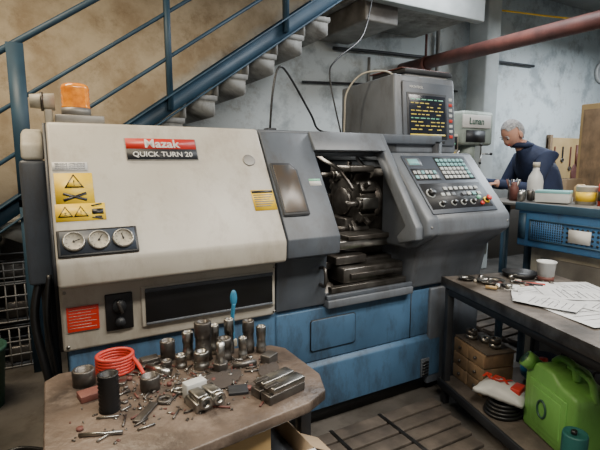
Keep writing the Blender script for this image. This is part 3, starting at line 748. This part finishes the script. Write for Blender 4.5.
for x,y,r,h,m in ((.39,1.525,.020,.10,STEEL),(.435,1.49,.030,.14,STEELD),(.485,1.52,.018,.11,STEEL),(.500,1.455,.026,.08,STEELD),(.535,1.50,.018,.13,STEEL),(.60,1.475,.022,.12,STEELD),
    (.41,1.43,.026,.06,STEEL),(.35,1.47,.020,.045,STEEL),(.56,1.43,.016,.08,STEEL),(.64,1.45,.018,.10,STEEL),(.30,1.46,.018,.04,STEELD)):
    b.rev([(0,0),(r,0),(r,h*.3),(r*.9,h*.32),(r*.9,h*.6),(r,h*.62),(r,h-.003),(r-.003,h),(r*.55,h),(r*.5,h*.7),(0,h*.7)],m,loc(x,y,Z),20)
b.rod((.245,1.50,Z+.012),(.30,1.42,Z+.012),.012,STEEL,16); b.rod((.50,1.37,Z+.010),(.58,1.36,Z+.010),.010,STEELD,16)
b.ext([(.026*math.cos(k*math.pi/3),.026*math.sin(k*math.pi/3)) for k in range(6)],0,.03,STEELD,.003,loc(.46,1.38,Z)); b.cyl(.014,.07,STEEL,loc(.46,1.38,Z+.03),16)
b.done()
b=B('flat_steel_plates')
for x,y,w,d,h,r,m in ((.255,1.54,.09,.05,.012,.4,STEELD),(.26,1.545,.06,.04,.024,.1,STEELD),(.13,1.45,.08,.03,.010,-.4,STEEL),(.19,1.23,.10,.025,.008,.9,STEELD),(.46,1.22,.06,.05,.010,-.3,DARK),(.63,1.36,.05,.04,.03,.5,STEELD),(.06,1.40,.06,.05,.02,.2,RUST)):
    b.cbox(w,d,h,m,.002,loc(x,y,Z,r))
b.rod((.02,1.20,Z+.006),(.12,1.16,Z+.006),.005,STEEL); b.ring(.022,.012,.010,STEELD,loc(.25,1.27,Z)); b.ring(.018,.010,.012,STEEL,loc(.30,1.30,Z))
b.done()
b=B('blue_brush'); b.tube([(.565,1.545,Z+.01),(.565,1.545,Z+.10),(.57,1.54,Z+.17)],.008,PLBLUE); b.sph(.014,.008,.032,PLBLUE,loc(.57,1.54,Z+.19)); b.box(.55,.58,1.535,1.55,Z,Z+.03,CREAM,.004); b.done()
b=B('chuck_jaws')
M=loc(.565,1.155,Z,.25)
for j in (0,1):
    b.box(-.07,.07,-.045+j*.048,-.002+j*.048,0,.028,STEELD,.003,M)
    b.box(-.055,.07,-.045+j*.048,-.002+j*.048,.028,.046,STEEL,.003,M); b.box(-.07,-.02,-.03+j*.048,-.015+j*.048,.046,.05,STEELD,.001,M)
b.done()
b=B('bearing_block')
M=loc(.35,1.20,Z,.2)
b.box(-.045,.045,-.035,.035,0,.028,STEEL,.003,M)
for q in (-1,1): b.ring(.018,.011,.016,STEEL,M@loc(.021*q,-.035,.03)@Matrix.Rotation(math.pi/2,4,'X'),18); b.box(-.018+.021*q,.018+.021*q,-.03,.03,.028,.045,STEEL,.005,M)
b.box(-.035,.03,.04,.075,0,.05,PLASTW,.003,M)
b.done()
RAG=pm('rag',(.05,.04,.035),.9)
b=B('oily_rag')
random.seed(11)
for (cx,cy,w,h,r) in ((.42,1.31,.20,.12,.3),(.60,1.30,.12,.07,.9)):
    V=[];F=[];n=14
    for i in range(n):
        for j in range(n):
            u=i/(n-1)-.5;v=j/(n-1)-.5; k=1-.35*(abs(u*v)*4)
            V.append((u*w*k,v*h*k,.004+random.uniform(0,.010)*(1-max(abs(u),abs(v))*1.2)))
    for i in range(n-1):
        for j in range(n-1): F.append((i*n+j,i*n+j+1,(i+1)*n+j+1,(i+1)*n+j))
    b.geo(V,F,RAG,0,loc(cx,cy,Z,r),recalc=False)
b.done()
b=B('metal_chips_and_parts')
random.seed(5)
for i in range(520):
    x=random.gauss(.34,.17);y=random.gauss(1.36,.10)
    if not(.0<x<.68 and 1.07<y<1.53): continue
    m=random.choice([STEEL,STEEL,STEELD,RUST,OILY,STEELD])
    q=random.random()
    if q<.75: b.cbox(random.uniform(.003,.012),random.uniform(.002,.006),random.uniform(.002,.005),m,0,loc(x,y,Z,random.random()*6))
    elif q<.85: b.cyl(random.uniform(.004,.011),random.uniform(.003,.012),m,loc(x,y,Z),10)
    else:
        a=random.random()*6; L=random.uniform(.02,.06); b.rod((x,y,Z+.004),(x+L*math.cos(a),y+L*math.sin(a),Z+.004),.003,m,6)
b.done()
b=B('cardboard_box')
M=loc(.62,1.29,0,.03)
for a in ((-.11,.05,-.17,-.165),(-.11,.05,.165,.17),(-.11,-.105,-.17,.17),(.045,.05,-.17,.17)): b.box(a[0],a[1],a[2],a[3],0,.60,CARD,0,M)
b.box(-.11,.05,-.17,.17,.40,.405,CARD,0,M)
b.geo([(-.11,-.17,.60),(.05,-.17,.60),(.05,-.25,.57),(-.11,-.25,.57)],[(0,1,2,3)],PAPER,0,M); b.geo([(.05,-.17,.60),(.05,-.08,.60),(.12,-.08,.56),(.12,-.17,.56)],[(0,1,2,3)],CARD,0,M)
b.box(-.09,.03,-.13,.10,.405,.55,DARK,.01,M)
b.done()

# ------------------------------------------------------------ duckboard, left clutter
b=B('wooden_duckboard')
for i in range(13):
    y0=.62+.098*i; xe=2.05-.267*(1.91-y0)-.05
    b.box(.98,xe,y0,y0+.082,.035,.055,WOODD,.004)
for x in (1.0,1.35,1.60): b.box(x,x+.06,.62,1.88,0,.035,WOODD)
for x in (1.22,1.55): b.box(x,x+.02,.66,1.88,.055,.060,STEELD)
b.done()
b=B('waste_bin'); b.rev([(0,0),(.13,0),(.16,.36),(.17,.36),(.17,.38),(.15,.38),(.12,.01),(0,.01)],BINM,loc(-.47,3.2,0)); b.done()
b=B('wire_crates')
for z0 in (0.0,.34,.62):
    zt=.30 if z0<.5 else .16
    for x in [-.75+.06*i for i in range(11)]:
        b.rod((x,3.72,z0),(x,3.72,z0+zt),.005,GALV,6)
    for q in (.03,.33,.66,1):
        z=z0+zt*q; b.rod((-.76,3.72,z),(-.14,3.72,z),.006,GALV,6); b.rod((-.14,3.72,z),(-.14,4.1,z),.006,GALV,6); b.rod((-.76,3.72,z),(-.76,4.1,z),.006,GALV,6); b.rod((-.76,4.1,z),(-.14,4.1,z),.006,GALV,6)
    b.box(-.75,-.15,3.73,4.09,z0,z0+.01,DARK); b.box(-.7,-.4,3.78,4.0,z0+.01,z0+.12,WOODD,.02); b.box(-.35,-.2,3.78,4.0,z0+.01,z0+.14,STEELD,.02)
    for x in (-.76,-.14):
        for y in (3.72,4.1): b.rod((x,y,z0),(x,y,z0+.34 if z0<.5 else z0+.16),.008,GALV,6)
b.done()
b=B('floor_cable'); b.tube([(-.10,2.5,.012),(-.25,2.6,.012),(-.42,2.5,.012),(-.36,2.25,.012),(-.2,2.15,.012),(-.3,1.9,.012)],.010,BLACK); b.done()

# ------------------------------------------------------------ lights
TUBE=pm('tube_glow',(1,.98,.92),.4,emit=4)
def area(x,y,z,sx,sy,p,col):
    b=B('fluorescent_lamp')
    b.box(x-sx/2,x+sx/2,y-.08,y+.08,z+.06,z+.12,PLASTW,.01)
    for q in (-.04,.04): b.rod((x-sx/2+.03,y+q,z+.045),(x+sx/2-.03,y+q,z+.045),.015,TUBE)
    for q in (-.4,.4): b.rod((x+q*sx,y,z+.12),(x+q*sx,y,3.9),.006,STEELD)
    b.done()
    l=bpy.data.lights.new('lamp_light','AREA'); l.shape='RECTANGLE'; l.size=sx; l.size_y=sy; l.energy=p; l.color=col
    o=bpy.data.objects.new('lamp_light',l); scene.collection.objects.link(o); o.location=(x,y,z)
area(.5,-.2,3.3,2.2,.4,112,(1,.93,.80))
area(2.6,.4,3.3,2.0,.4,105,(1,.95,.87))
area(7.0,2.6,3.3,2.4,.5,200,(.84,.93,1))
area(-.9,2.5,3.4,1.5,.4,85,(1,.84,.60))
area(3.2,2.9,3.4,1.0,.4,50,(.92,.96,1))
l=bpy.data.lights.new('enclosure_fill','AREA'); l.size=.2; l.energy=2.2; l.color=(1,.93,.8)  # fill light added inside the enclosure to brighten the turret
o=bpy.data.objects.new('enclosure_fill',l); scene.collection.objects.link(o); o.location=(1.44,2.45,1.56); o.rotation_euler=(0,-.25,0)
w=bpy.data.worlds.new('world'); scene.world=w; w.use_nodes=True
w.node_tree.nodes['Background'].inputs[0].default_value=(1,.97,.94,1); w.node_tree.nodes['Background'].inputs[1].default_value=.26

# ------------------------------------------------------------ camera
cd_=bpy.data.cameras.new('camera'); cam=bpy.data.objects.new('camera',cd_); scene.collection.objects.link(cam)
cd_.sensor_width=36; cd_.lens=27; cd_.clip_start=.05
ya=math.radians(29); pt=math.radians(8.2)
Fv=Vector((math.sin(ya)*math.cos(pt),math.cos(ya)*math.cos(pt),-math.sin(pt))); Rv=Vector((math.cos(ya),-math.sin(ya),0)); Uv=Rv.cross(Fv)
cam.matrix_world=frame((0,0,1.5),Rv,Uv,-Fv)
scene.camera=cam
